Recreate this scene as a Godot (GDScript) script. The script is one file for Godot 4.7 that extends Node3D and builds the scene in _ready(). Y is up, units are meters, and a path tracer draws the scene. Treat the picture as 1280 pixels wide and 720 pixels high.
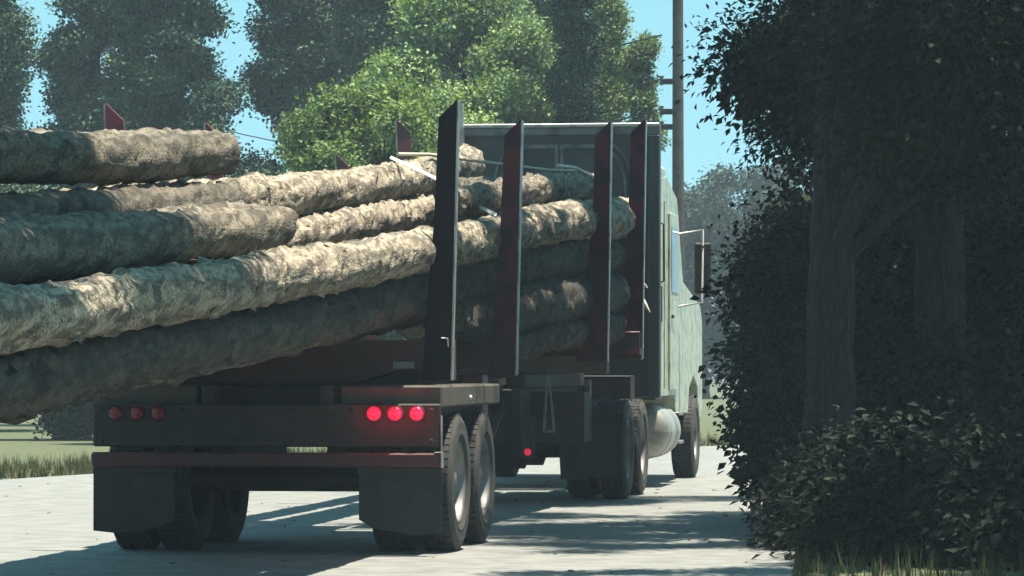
extends Node3D
# A loaded log truck with a two-axle pole trailer, seen from behind on a road that bends right under roadside trees.
# Vehicle frame: x to the right of the vehicle's centre line, y up, u = metres forward measured from the camera's foot point.

const TURN := -8.11            # heading of the truck, degrees
const LANE := -5.61            # centre line of the truck, in its own frame
const U_TRAILER := 28.4
const U_TRUCK := 39.6

var used := {}
var rng := RandomNumberGenerator.new()
var M := {}

# ------------------------------------------------------------------ naming helpers
func numbered(called: String) -> String:
	if not used.has(called):
		used[called] = 0
		return called
	used[called] += 1
	return "%s_%03d" % [called, used[called]]

func tag(o: Node, label: String, category: String, group := "", kind := "") -> Node:
	if label: o.set_meta("label", label)
	if category: o.set_meta("category", category)
	if group: o.set_meta("group", group)
	if kind: o.set_meta("kind", kind)
	return o

func thing(called: String, label: String, category: String, at := Vector3.ZERO, turn := 0.0, group := "") -> Node3D:
	var o := Node3D.new()
	o.name = numbered(called)
	add_child(o, true)
	o.position = at
	o.rotation_degrees.y = turn
	tag(o, label, category, group)
	return o

func part(called: String, mesh: Mesh, mat: Material, parent: Node, at := Vector3.ZERO, label := "") -> MeshInstance3D:
	var o := MeshInstance3D.new()
	o.name = called
	o.mesh = mesh
	o.material_override = mat
	o.position = at
	parent.add_child(o, true)
	if label: o.set_meta("label", label)
	return o

func structure(called: String, mesh: Mesh, mat: Material) -> MeshInstance3D:
	var o := part(numbered(called), mesh, mat, self)
	o.set_meta("kind", "structure")
	return o

func vehicle_point(x: float, y: float, u: float) -> Vector3:
	var a := deg_to_rad(-TURN)
	var r := Vector3(cos(a), 0, sin(a))
	var f := Vector3(sin(a), 0, -cos(a))
	return r * (x + LANE) + f * u + Vector3(0, y, 0)

# ------------------------------------------------------------------ mesh helpers
func begin() -> SurfaceTool:
	var st := SurfaceTool.new()
	st.begin(Mesh.PRIMITIVE_TRIANGLES)
	return st

func done(st: SurfaceTool) -> ArrayMesh:
	st.generate_normals()
	return st.commit()

func tri(st: SurfaceTool, a: Vector3, b: Vector3, c: Vector3) -> void:
	st.add_vertex(a); st.add_vertex(b); st.add_vertex(c)

func quad(st: SurfaceTool, a: Vector3, b: Vector3, c: Vector3, d: Vector3) -> void:
	tri(st, a, b, c); tri(st, a, c, d)

func quad_out(st: SurfaceTool, a: Vector3, b: Vector3, c: Vector3, d: Vector3, out: Vector3) -> void:
	if (b - a).cross(c - a).dot(out) > 0.0:
		quad(st, a, d, c, b)
	else:
		quad(st, a, b, c, d)

# a box with chamfered edges, from lo to hi, optionally sheared through a Transform3D
func box(st: SurfaceTool, lo: Vector3, hi: Vector3, ch := 0.008, xf := Transform3D()) -> void:
	st.set_smooth_group(-1)
	var c := (lo + hi) / 2.0
	var h := (hi - lo) / 2.0
	var e: float = minf(ch, minf(h.x, minf(h.y, h.z)) * 0.45)
	for ax in 3:
		var b1 := (ax + 1) % 3
		var b2 := (ax + 2) % 3
		for s in [-1.0, 1.0]:
			var p: Array[Vector3] = []
			for k in [[-1.0, -1.0], [1.0, -1.0], [1.0, 1.0], [-1.0, 1.0]]:
				var v := Vector3.ZERO
				v[ax] = s * h[ax]
				v[b1] = k[0] * (h[b1] - e)
				v[b2] = k[1] * (h[b2] - e)
				p.append(xf * (c + v))
			var n := Vector3.ZERO
			n[ax] = s
			quad_out(st, p[0], p[1], p[2], p[3], xf.basis * n)
		# edges along ax
		for s1 in [-1.0, 1.0]:
			for s2 in [-1.0, 1.0]:
				var q: Array[Vector3] = []
				for k in [[-1.0, 0], [1.0, 0], [1.0, 1], [-1.0, 1]]:
					var v := Vector3.ZERO
					v[ax] = k[0] * (h[ax] - e)
					v[b1] = s1 * (h[b1] - (e if k[1] == 0 else 0.0))
					v[b2] = s2 * (h[b2] - (0.0 if k[1] == 0 else e))
					q.append(xf * (c + v))
				var n := Vector3.ZERO
				n[b1] = s1
				n[b2] = s2
				quad_out(st, q[0], q[1], q[2], q[3], xf.basis * n)
	for sx in [-1.0, 1.0]:
		for sy in [-1.0, 1.0]:
			for sz in [-1.0, 1.0]:
				var a := xf * (c + Vector3(sx * h.x, sy * (h.y - e), sz * (h.z - e)))
				var b := xf * (c + Vector3(sx * (h.x - e), sy * h.y, sz * (h.z - e)))
				var d := xf * (c + Vector3(sx * (h.x - e), sy * (h.y - e), sz * h.z))
				if (b - a).cross(d - a).dot(xf.basis * Vector3(sx, sy, sz)) > 0.0: tri(st, a, d, b)
				else: tri(st, a, b, d)

func box_mesh(lo: Vector3, hi: Vector3, ch := 0.008) -> ArrayMesh:
	var st := begin()
	box(st, lo, hi, ch)
	return done(st)

# a polygon in the x-y plane pushed along z from z0 to z1
func prism(st: SurfaceTool, poly: PackedVector2Array, z0: float, z1: float) -> void:
	st.set_smooth_group(-1)
	var t := Geometry2D.triangulate_polygon(poly)
	for i in range(0, t.size(), 3):
		var a := poly[t[i]]
		var b := poly[t[i + 1]]
		var c := poly[t[i + 2]]
		for z in [z0, z1]:
			var n: float = signf(z - (z0 + z1) / 2.0)
			var va := Vector3(a.x, a.y, z)
			var vb := Vector3(b.x, b.y, z)
			var vc := Vector3(c.x, c.y, z)
			if (vb - va).cross(vc - va).z * n > 0: tri(st, va, vc, vb)
			else: tri(st, va, vb, vc)
	var mid := Vector2.ZERO
	for p in poly: mid += p / poly.size()
	for i in poly.size():
		var a := poly[i]
		var b := poly[(i + 1) % poly.size()]
		var n2 := (b - a).orthogonal()
		if n2.dot((a + b) / 2.0 - mid) < 0: n2 = -n2
		quad_out(st, Vector3(a.x, a.y, z0), Vector3(b.x, b.y, z0), Vector3(b.x, b.y, z1), Vector3(a.x, a.y, z1), Vector3(n2.x, n2.y, 0))

# a tube through points with radii
func tube(st: SurfaceTool, pts: Array, radii: Array, n := 8, caps := true) -> void:
	st.set_smooth_group(0)
	var rings := []
	var up := Vector3(0.13, 0.97, 0.21).normalized()
	for i in pts.size():
		var d: Vector3 = pts[mini(i + 1, pts.size() - 1)] - pts[maxi(i - 1, 0)]
		d = d.normalized()
		var side := d.cross(up)
		if side.length() < 0.1: side = d.cross(Vector3.RIGHT)
		side = side.normalized()
		var v := side.cross(d)
		var ring := []
		for k in n:
			var a := TAU * k / n
			ring.append(pts[i] + (side * cos(a) + v * sin(a)) * radii[i])
		rings.append(ring)
	for i in pts.size() - 1:
		for k in n:
			var l := (k + 1) % n
			quad(st, rings[i][k], rings[i][l], rings[i + 1][l], rings[i + 1][k])
	if caps:
		st.set_smooth_group(-1)
		for e in [0, pts.size() - 1]:
			for k in n:
				tri(st, pts[e], rings[e][k], rings[e][(k + 1) % n])

# profile of (radius, axial) turned about the x axis
func lathe_x(st: SurfaceTool, prof: PackedVector2Array, n := 40, smooth := true, x0 := 0.0, cy := 0.0, cz := 0.0, wobble := 0.0) -> void:
	st.set_smooth_group(0 if smooth else -1)
	for i in prof.size() - 1:
		for k in n:
			var a0 := TAU * k / n
			var a1 := TAU * (k + 1) / n
			var p := prof[i]
			var q := prof[i + 1]
			var v := [Vector3(p.y + x0, cy + sin(a0) * p.x, cz + cos(a0) * p.x), Vector3(p.y + x0, cy + sin(a1) * p.x, cz + cos(a1) * p.x), Vector3(q.y + x0, cy + sin(a1) * q.x, cz + cos(a1) * q.x), Vector3(q.y + x0, cy + sin(a0) * q.x, cz + cos(a0) * q.x)]
			quad(st, v[0], v[1], v[2], v[3])

# ------------------------------------------------------------------ materials
func noise_tex(freq: float, seed_: int, ramp: Array, size := 512, normal := false, strength := 4.0, kind := FastNoiseLite.TYPE_SIMPLEX_SMOOTH, oct := 5) -> NoiseTexture2D:
	var f := FastNoiseLite.new()
	f.seed = seed_
	f.noise_type = kind
	f.frequency = freq
	f.fractal_octaves = oct
	var t := NoiseTexture2D.new()
	t.width = size
	t.height = size
	t.seamless = true
	t.noise = f
	if normal:
		t.as_normal_map = true
		t.bump_strength = strength
	elif ramp.size():
		var g := Gradient.new()
		g.offsets = PackedFloat32Array(ramp.map(func(r): return r[0]))
		g.colors = PackedColorArray(ramp.map(func(r): return r[1]))
		t.color_ramp = g
	return t

func lin(r: float, g: float, b: float) -> Color:
	return Color(r, g, b).linear_to_srgb()

func paint(called: String, c: Color, rough: float, seed_: int, dirt: Color, metal := 0.0, amount := 1.0) -> StandardMaterial3D:
	var m := StandardMaterial3D.new()
	m.resource_name = called
	m.albedo_texture = noise_tex(0.012, seed_, [[0.0, dirt], [0.38, c.lerp(dirt, 0.55 * amount)], [0.55, c], [0.8, c], [1.0, c.lerp(dirt, 0.35 * amount)]], 512)
	m.roughness = rough
	m.metallic = metal
	m.uv1_triplanar = true
	m.uv1_scale = Vector3(0.55, 0.55, 0.55)
	m.normal_enabled = true
	m.normal_texture = M.fine_normal
	m.normal_scale = 0.1
	return m

func flat(called: String, c: Color, rough := 0.6, metal := 0.0) -> StandardMaterial3D:
	var m := StandardMaterial3D.new()
	m.resource_name = called
	m.albedo_color = c
	m.roughness = rough
	m.metallic = metal
	return m

func make_materials() -> void:
	M.fine_normal = noise_tex(0.05, 3, [], 512, true, 3.0)
	# the road: grey worn asphalt with aggregate, stains and sealed cracks
	var road := StandardMaterial3D.new()
	road.resource_name = "asphalt"
	road.albedo_texture = noise_tex(0.02, 11, [[0.0, lin(.12, .125, .122)], [0.4, lin(.155, .16, .156)], [0.6, lin(.172, .177, .172)], [1.0, lin(.2, .205, .2)]], 1024)
	road.uv1_triplanar = true
	road.uv1_world_triplanar = true
	road.uv1_scale = Vector3(0.11, 0.11, 0.11)
	road.roughness = 0.85
	road.normal_enabled = true
	road.normal_texture = noise_tex(0.2, 12, [], 512, true, 5.0)
	road.normal_scale = 0.25
	road.detail_enabled = true
	road.detail_albedo = noise_tex(0.25, 13, [[0.0, lin(.75, .75, .75)], [0.5, lin(.96, .96, .96)], [1.0, lin(1, 1, 1)]], 512)
	road.detail_blend_mode = BaseMaterial3D.BLEND_MODE_MUL
	road.detail_uv_layer = BaseMaterial3D.DETAIL_UV_2
	road.uv2_triplanar = true
	road.uv2_world_triplanar = true
	road.uv2_scale = Vector3(0.7, 0.7, 0.7)
	M.road = road
	var verge := StandardMaterial3D.new()
	verge.resource_name = "verge_soil"
	verge.albedo_texture = noise_tex(0.02, 21, [[0.0, lin(.03, .028, .018)], [0.45, lin(.05, .06, .025)], [0.7, lin(.07, .085, .03)], [1.0, lin(.11, .1, .06)]], 1024)
	verge.uv1_triplanar = true
	verge.uv1_world_triplanar = true
	verge.uv1_scale = Vector3(0.2, 0.2, 0.2)
	verge.roughness = 0.95
	M.verge = verge
	var bark := StandardMaterial3D.new()
	bark.resource_name = "log_bark"
	bark.vertex_color_use_as_albedo = true
	bark.albedo_texture = noise_tex(0.03, 31, [[0.0, lin(.1, .08, .065)], [0.34, lin(.3, .26, .22)], [0.46, lin(.75, .71, .65)], [0.6, lin(.95, .93, .9)], [1.0, lin(1, 1, 1)]], 1024, false, 4.0, FastNoiseLite.TYPE_SIMPLEX_SMOOTH, 6)
	bark.uv1_triplanar = true
	bark.uv1_scale = Vector3(1.3, 1.3, 1.3)
	bark.roughness = 0.9
	bark.normal_enabled = true
	bark.normal_texture = noise_tex(0.06, 32, [], 512, true, 9.0)
	bark.normal_scale = 1.0
	M.bark = bark
	var sawn := StandardMaterial3D.new()
	sawn.resource_name = "sawn_wood"
	sawn.vertex_color_use_as_albedo = true
	sawn.roughness = 0.85
	M.sawn = sawn
	var trunk := StandardMaterial3D.new()
	trunk.resource_name = "tree_bark"
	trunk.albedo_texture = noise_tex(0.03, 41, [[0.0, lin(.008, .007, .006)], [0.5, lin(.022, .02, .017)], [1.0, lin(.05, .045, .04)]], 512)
	trunk.uv1_triplanar = true
	trunk.uv1_scale = Vector3(1.6, 0.35, 1.6)
	trunk.roughness = 0.95
	trunk.normal_enabled = true
	trunk.normal_texture = noise_tex(0.04, 42, [], 512, true, 10.0)
	M.trunk = trunk
	M.maroon = paint("maroon_paint", lin(.17, .035, .05), 0.5, 51, lin(.03, .022, .022))
	M.bolster = paint("dusty_maroon_beam", lin(.062, .018, .021), 0.75, 67, lin(.045, .025, .022))
	M.maroon_dark = paint("dark_maroon_paint", lin(.088, .021, .031), 0.7, 52, lin(.03, .015, .02))  # right stakes, darker than the left ones
	M.maroon_dark.metallic_specular = 0.2
	M.near_black = paint("near_black_paint", lin(.009, .009, .012), 0.8, 66, lin(.014, .011, .013))  # nearly black, for the first right stake
	M.near_black.metallic_specular = 0.15
	M.black = paint("black_chassis_paint", lin(.014, .011, .011), 0.7, 53, lin(.026, .022, .02))
	M.slate = paint("dark_slate_panel", lin(.036, .041, .047), 0.42, 54, lin(.045, .045, .043))
	M.slate_trim = paint("slate_moulding", lin(.14, .15, .16), 0.4, 55, lin(.05, .05, .05))
	M.cab = paint("pale_green_cab_paint", lin(.42, .46, .36), 0.4, 56, lin(.2, .21, .16))
	M.dusty = paint("dusty_grey_guard", lin(.06, .052, .043), 0.8, 57, lin(.08, .068, .054))
	M.brown = paint("rusty_brown_beam", lin(.06, .038, .03), 0.7, 58, lin(.075, .055, .042))
	M.rubber = paint("tyre_rubber", lin(.014, .014, .015), 0.8, 59, lin(.034, .031, .027))
	M.sidewall = paint("dusty_sidewall", lin(.03, .029, .028), 0.8, 60, lin(.065, .058, .048))
	M.flap = paint("mud_flap_rubber", lin(.008, .009, .01), 0.7, 61, lin(.02, .019, .018))
	M.steel = paint("worn_bright_steel", lin(.42, .42, .4), 0.38, 62, lin(.2, .18, .16), 0.6)
	M.rim = paint("grey_rim", lin(.2, .2, .2), 0.5, 63, lin(.1, .09, .08), 0.4)
	M.tank = paint("dull_aluminium_tank", lin(.36, .36, .33), 0.45, 64, lin(.2, .19, .16), 0.5)
	M.strap = flat("pale_webbing", lin(.55, .52, .45), 0.8)
	M.cable = flat("tan_rope", lin(.42, .37, .28), 0.85)
	M.plate = flat("reflective_plate", lin(.16, .17, .15), 0.35)
	M.glass = flat("dark_window_glass", lin(.045, .05, .056), 0.12)
	M.wire = flat("black_wire", lin(.015, .015, .016), 0.6)
	M.pole = paint("weathered_pole_wood", lin(.07, .06, .055), 0.9, 65, lin(.03, .027, .025))
	M.porcelain = flat("porcelain", lin(.09, .07, .06), 0.3)
	var red := flat("lit_red_lens", lin(.8, .01, .06), 0.3)
	red.emission_enabled = true
	red.emission = lin(1.0, .012, .07)
	red.emission_energy_multiplier = 0.17
	var bulb := red.duplicate()
	bulb.resource_name = "lit_red_bulb"
	bulb.emission = lin(1.0, .03, .1)
	bulb.emission_energy_multiplier = 0.42
	M.red_bulb = bulb
	M.red_lit = red
	M.red_off = flat("unlit_red_lens", lin(.16, .008, .012), 0.25)
	M.amber = flat("clear_marker_lens", lin(.6, .5, .42), 0.2)

func leaf_material(called: String, back := 0.35) -> StandardMaterial3D:
	var m := StandardMaterial3D.new()
	m.resource_name = called
	m.vertex_color_use_as_albedo = true
	m.albedo_color = Color.WHITE
	m.roughness = 0.7
	m.metallic_specular = 0.25
	m.backlight_enabled = true
	m.backlight = Color(back, back, back * 0.6)
	return m

# ------------------------------------------------------------------ trees
func sprig(leaves: int, size: float, spread: float, thin: float, seed_: int) -> ArrayMesh:
	var r := RandomNumberGenerator.new()
	r.seed = seed_
	var st := begin()
	st.set_smooth_group(-1)
	for i in leaves:
		var at := Vector3(r.randfn(), r.randfn() * 0.7, r.randfn()) * spread * 0.55
		var d := (at.normalized() + Vector3(r.randfn(), r.randfn() - 0.5, r.randfn()) * 0.6).normalized()
		var side := d.cross(Vector3(r.randfn() * 0.7, 1, r.randfn() * 0.7)).normalized()
		var up := side.cross(d)
		var s := size * r.randf_range(0.7, 1.25)
		var tone := r.randf_range(0.75, 1.25)
		st.set_color(Color(tone, tone, tone))
		var a := at - d * s * 0.5
		var b := at + side * s * thin + up * s * 0.08
		var c := at + d * s * 0.5 - up * s * 0.12
		var e := at - side * s * thin + up * s * 0.08
		tri(st, a, b, c)
		tri(st, a, c, e)
	return done(st)

# a trunk with deep vertical bark furrows, knots and flared roots
func furrowed(st: SurfaceTool, pts: Array, rad: Array, seed_: int) -> void:
	var f := FastNoiseLite.new()
	f.seed = seed_
	f.frequency = 1.0
	f.fractal_octaves = 3
	var n := 56
	var rows := 130
	var P := []
	for i in rows + 1:
		var k := float(i) / rows * (pts.size() - 1)
		var a := mini(int(k), pts.size() - 2)
		var c: Vector3 = pts[a].lerp(pts[a + 1], k - a)
		var rr: float = lerpf(rad[a], rad[a + 1], k - a)
		var ring := []
		for j in n:
			var t := TAU * j / n
			var d := Vector3(cos(t), 0, sin(t))
			var fur := absf(f.get_noise_3d(d.x * 3.6, c.y * 0.9, d.z * 3.6))
			var lump := f.get_noise_3d(d.x * 0.9, c.y * 0.7, d.z * 0.9)
			var root := exp(-c.y * 2.6) * (0.35 + 0.35 * sin(t * 5.0 + seed_))
			ring.append(c + d * rr * (0.86 + 0.16 * lump + 0.6 * clampf(fur, 0.0, 0.4) + root))
		P.append(ring)
	st.set_smooth_group(0)
	for i in rows:
		for j in n:
			var l := (j + 1) % n
			quad(st, P[i][j], P[i][l], P[i + 1][l], P[i + 1][j])

# clumps: array of [centre, radius]; every clump gets sprigs near its surface and a limb that carries it
func tree(called: String, label: String, category: String, at: Vector3, trunk_h: float, trunk_r: float, clumps: Array, per: int, sprigs: Array, mat: Material, tint: Color, vary: float, seed_: int, group := "", limbs := true) -> Node3D:
	var r := RandomNumberGenerator.new()
	r.seed = seed_
	var t := thing(called, label, category, at, 0.0, group)
	var st := begin()
	var pts := []
	var rad := []
	var lean := Vector3(r.randf_range(-.03, .03), 0, r.randf_range(-.03, .03))
	for i in 9:
		var k := i / 8.0
		pts.append(Vector3(lean.x * trunk_h * k + r.randf_range(-.04, .04) * k, trunk_h * k - 0.05, lean.z * trunk_h * k + r.randf_range(-.04, .04) * k))
		rad.append(trunk_r * (1.0 - 0.72 * k) * (1.35 if i == 0 else 1.0))
	if trunk_r >= 0.2 and at.z > -45.0: furrowed(st, pts, rad, seed_)
	else: tube(st, pts, rad, 12)
	if limbs:
		for c in clumps:
			var q: Vector3 = c[0]
			var h: float = clampf(q.y - 0.6 * Vector2(q.x, q.z).length() - 0.2, trunk_h * 0.25, trunk_h * 0.98)
			var k := h / trunk_h
			var root := Vector3(lean.x * h, h, lean.z * h)
			var mid := root.lerp(q, 0.5) + Vector3(r.randf_range(-.15, .15), r.randf_range(0.0, .25), r.randf_range(-.15, .15))
			var r0 := trunk_r * (1.0 - 0.72 * k) * 0.42
			tube(st, [root, mid, q], [r0, r0 * 0.6, r0 * 0.16], 5, false)
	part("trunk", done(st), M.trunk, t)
	var n := clumps.size() * per
	for kind in sprigs.size():
		var mm := MultiMesh.new()
		mm.transform_format = MultiMesh.TRANSFORM_3D
		mm.use_colors = true
		mm.mesh = sprigs[kind]
		var count := n / sprigs.size()
		mm.instance_count = count
		for i in count:
			var c = clumps[(i * sprigs.size() + kind) % clumps.size()]
			var d := Vector3(r.randfn(), r.randfn(), r.randfn()).normalized()
			var p: Vector3 = c[0] + d * c[1] * pow(r.randf(), 0.45) * Vector3(1, 0.8, 1)
			var b := Basis.from_euler(Vector3(r.randf_range(-.6, .6), r.randf_range(0, TAU), r.randf_range(-.6, .6))).scaled(Vector3.ONE * r.randf_range(0.75, 1.3))
			mm.set_instance_transform(i, Transform3D(b, p))
			var ct := sin(float(hash(c[0])) * 0.001) * 0.5
			var w := r.randf_range(-vary, vary) + ct * vary
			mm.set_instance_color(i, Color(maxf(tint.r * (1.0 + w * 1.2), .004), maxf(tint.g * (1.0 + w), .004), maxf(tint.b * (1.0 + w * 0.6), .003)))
		var o := MultiMeshInstance3D.new()
		o.name = "crown"
		o.multimesh = mm
		o.material_override = mat
		o.set_meta("kind", "stuff")
		t.add_child(o, true)
	return t

# clumps scattered over the shell of an ellipsoid
func ellipsoid(c: Vector3, r: Vector3, n: int, cr: float, seed_: int, low := -1.0) -> Array:
	var q := RandomNumberGenerator.new()
	q.seed = seed_
	var out := []
	while out.size() < n:
		var d := Vector3(q.randfn(), q.randfn(), q.randfn()).normalized()
		if d.y < low: continue
		var k := q.randf_range(0.55, 1.02)
		out.append([c + d * r * k, cr * q.randf_range(0.6, 1.25)])
	return out

# tiers of drooping clumps for evergreens and columnar trees
func tiers(h0: float, h1: float, r0: float, r1: float, n: int, cr: float, seed_: int) -> Array:
	var q := RandomNumberGenerator.new()
	q.seed = seed_
	var out := []
	for i in n:
		var k := (i + q.randf()) / n
		var a := q.randf() * TAU
		var rr := lerpf(r0, r1, k) * q.randf_range(0.45, 1.08)
		out.append([Vector3(cos(a) * rr, lerpf(h0, h1, k), sin(a) * rr), cr * lerpf(1.15, 0.55, k) * q.randf_range(0.7, 1.2)])
	return out

# ------------------------------------------------------------------ logs
func spline(ctrl: Array, u: float) -> Vector3:      # ctrl entries: [u, x, y, r]; returns (x, y, r)
	var i := 0
	while i < ctrl.size() - 2 and u > ctrl[i + 1][0]: i += 1
	var a = ctrl[maxi(i - 1, 0)]
	var b = ctrl[i]
	var c = ctrl[i + 1]
	var d = ctrl[mini(i + 2, ctrl.size() - 1)]
	var t: float = clampf((u - b[0]) / (c[0] - b[0]), 0.0, 1.0)
	var out := Vector3.ZERO
	for k in 3:
		var mb: float = (c[k + 1] - a[k + 1]) / maxf(c[0] - a[0], 0.01) * (c[0] - b[0])
		var mc: float = (d[k + 1] - b[k + 1]) / maxf(d[0] - b[0], 0.01) * (c[0] - b[0])
		var t2 := t * t
		var t3 := t2 * t
		out[k] = (2 * t3 - 3 * t2 + 1) * b[k + 1] + (t3 - 2 * t2 + t) * mb + (-2 * t3 + 3 * t2) * c[k + 1] + (t3 - t2) * mc
	return out

func log_piece(label: String, ctrl: Array, seed_: int, detail := 1.0, pale := 0.5, shade_tone := 1.0, group := "logs loaded on the truck and trailer") -> Node3D:  # its tone factor paints shade into the colours, lighter on sunlit logs
	var r := RandomNumberGenerator.new()
	r.seed = seed_
	var u0: float = ctrl[0][0]
	var u1: float = ctrl[-1][0]
	var base := spline(ctrl, u0)
	var at := vehicle_point(base.x, base.y - base.z, u0)
	var t := thing("log", label, "log", at, TURN, group)
	var fn := FastNoiseLite.new()
	fn.seed = seed_
	fn.frequency = 1.0
	fn.fractal_octaves = 3
	var f2 := FastNoiseLite.new()
	f2.seed = seed_ + 100
	f2.frequency = 1.0
	f2.fractal_octaves = 4
	var n := int(36 * detail)
	var seg := int((u1 - u0) / (0.055 / detail))
	var st := begin()
	st.set_smooth_group(0)
	var knots := []
	for i in int((u1 - u0) * 3.0):
		knots.append(Vector3(r.randf_range(u0, u1), r.randf() * TAU, r.randf_range(.5, 1.0)))
	knots.sort_custom(func(a, b): return a.x < b.x)
	var first := 0
	var P := []
	var C := []
	for i in seg + 1:
		var u := lerpf(u0, u1, float(i) / seg)
		var c := spline(ctrl, u)
		var wob := Vector2(fn.get_noise_2d(u * 0.35, 7.0), fn.get_noise_2d(u * 0.35, 57.0)) * 0.022
		var ring := PackedVector3Array()
		var cols := PackedColorArray()
		while first < knots.size() and knots[first].x < u - 0.3: first += 1
		for k in n:
			var a := TAU * k / n
			var ca := cos(a)
			var sa := sin(a)
			var big := fn.get_noise_3d(ca * 0.8, sa * 0.8, u * 1.1)
			var mid := f2.get_noise_3d(ca * 1.7, sa * 1.7, u * 2.6 + 0.5 * sa)
			var fine := fn.get_noise_3d(ca * 7.0 + 9.0, sa * 7.0, u * 9.0)
			var patch := f2.get_noise_3d(ca * 1.3 + 31.0, sa * 1.3, u * 0.9)
			var rr := c.z * (1.0 + 0.10 * big + 0.07 * mid + 0.035 * fine)
			var edge := clampf((patch - 0.08) * 9.0, 0.0, 1.0)      # bark peeled off here: smoother, paler, a step lower
			rr -= 0.014 * edge
			var ringed := fn.get_noise_2d(u * 3.1 + 0.35 * sin(a * 2.0 + u) + 0.2 * big, 91.0)      # ragged rings of lifted bark
			var ridge := clampf((ringed - 0.18) * 7.0, 0.0, 1.0) * clampf(0.6 + mid * 2.0, 0.0, 1.0)
			rr += 0.02 * ridge
			var kn := 0.0
			for j in range(first, knots.size()):
				if knots[j].x > u + 0.3: break
				var da := wrapf(a - knots[j].y, -PI, PI) * c.z
				var du: float = u - knots[j].x
				kn = maxf(kn, exp(-(da * da + du * du) / 0.0032) * knots[j].z)
			rr += 0.03 * kn
			if i == seg: rr *= 1.0 - 0.10 * absf(mid)
			var du_end := 0.0
			if i == seg: du_end = -0.08 * (0.5 + mid)
			ring.append(Vector3(c.x - base.x + wob.x + ca * rr, c.y - base.y + base.z + wob.y + sa * rr, -(u - u0 + du_end)))
			# grey bark, dark bark scars, pale peeled wood, scaled at the end to paint shade
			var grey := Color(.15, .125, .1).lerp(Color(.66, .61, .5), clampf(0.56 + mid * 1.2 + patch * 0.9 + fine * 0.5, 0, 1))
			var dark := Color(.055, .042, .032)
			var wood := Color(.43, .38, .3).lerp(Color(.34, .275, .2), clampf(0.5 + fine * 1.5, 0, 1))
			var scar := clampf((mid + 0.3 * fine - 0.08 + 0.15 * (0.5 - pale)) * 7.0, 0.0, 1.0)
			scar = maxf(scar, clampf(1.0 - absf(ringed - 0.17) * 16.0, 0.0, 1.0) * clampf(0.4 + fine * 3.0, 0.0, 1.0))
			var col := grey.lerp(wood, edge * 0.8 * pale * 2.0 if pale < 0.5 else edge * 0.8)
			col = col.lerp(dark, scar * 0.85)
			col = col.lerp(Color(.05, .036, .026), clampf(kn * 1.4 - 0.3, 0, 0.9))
			cols.append(Color(col.r * shade_tone, col.g * shade_tone, col.b * shade_tone))
		P.append(ring)
		C.append(cols)
	for i in seg:
		for k in n:
			var l := (k + 1) % n
			var idx := [[i, k], [i, l], [i + 1, l], [i, k], [i + 1, l], [i + 1, k]]
			for e in idx:
				st.set_color(C[e[0]][e[1]])
				st.add_vertex(P[e[0]][e[1]])
	part("bark", done(st), M.bark, t)
	# sawn ends with rings
	for end in [0, seg]:
		var se := begin()
		se.set_smooth_group(-1)
		var mid_p := Vector3.ZERO
		for k in n: mid_p += P[end][k] / n
		var rings := 11
		for g in rings:
			for k in n:
				var l := (k + 1) % n
				var f0 := float(g) / rings
				var f1 := float(g + 1) / rings
				var bump := Vector3(0, 0, (0.006 if g % 2 else 0.0))
				var p0: Vector3 = mid_p.lerp(P[end][k], f0) + bump
				var p1: Vector3 = mid_p.lerp(P[end][k], f1) + bump
				var p2: Vector3 = mid_p.lerp(P[end][l], f1) + bump
				var p3: Vector3 = mid_p.lerp(P[end][l], f0) + bump
				var crack := 0.45 if f2.get_noise_2d(k * 3.3, seed_) > 0.22 and g < 8 else 1.0
				var tone: float = (0.8 + 0.12 * (g % 2) + 0.5 * fn.get_noise_2d(k * 0.5, g * 0.8)) * crack * (0.35 + 0.5 * shade_tone)
				var w := Color(.25, .185, .115) if g < rings - 1 else Color(.06, .045, .035)
				se.set_color(Color(w.r * tone, w.g * tone, w.b * tone))
				for v in [p0, p1, p2, p0, p2, p3]: se.add_vertex(v)
		part("sawn_end", done(se), M.sawn, t)
	# lifted flakes and curls of loose bark
	if detail >= 1.0:
		var sf := begin()
		sf.set_smooth_group(-1)
		for i in int((u1 - u0) * 9.0):
			var si := r.randi_range(2, seg - 3)
			var k := r.randi_range(0, n - 1)
			var p: Vector3 = P[si][k]
			var l := (k + r.randi_range(2, 4)) % n
			var p2: Vector3 = P[si][l]
			var q: Vector3 = P[si + 2][k]
			var q2: Vector3 = P[si + 2][l]
			var cc := Vector3.ZERO
			for j in range(0, n, 4): cc += P[si][j] / (n / 4.0)
			var out := (p - cc).normalized()
			var lift := r.randf_range(.004, .022)
			var jag := Vector3(r.randf_range(-.012, .012), r.randf_range(-.012, .012), r.randf_range(-.05, .05))
			var tone := r.randf_range(0.5, 1.5)
			tone *= shade_tone
			sf.set_color(Color(.22 * tone, .19 * tone, .15 * tone))
			tri(sf, p, p2, q2 + out * lift + jag)
			tri(sf, p, q2 + out * lift + jag, q + out * lift * 1.3 - jag)
		var fl := part("loose_bark", done(sf), M.bark, t)
		fl.set_meta("kind", "stuff")
	return t

# ------------------------------------------------------------------ vehicle pieces
var wheel_meshes := {}

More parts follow.
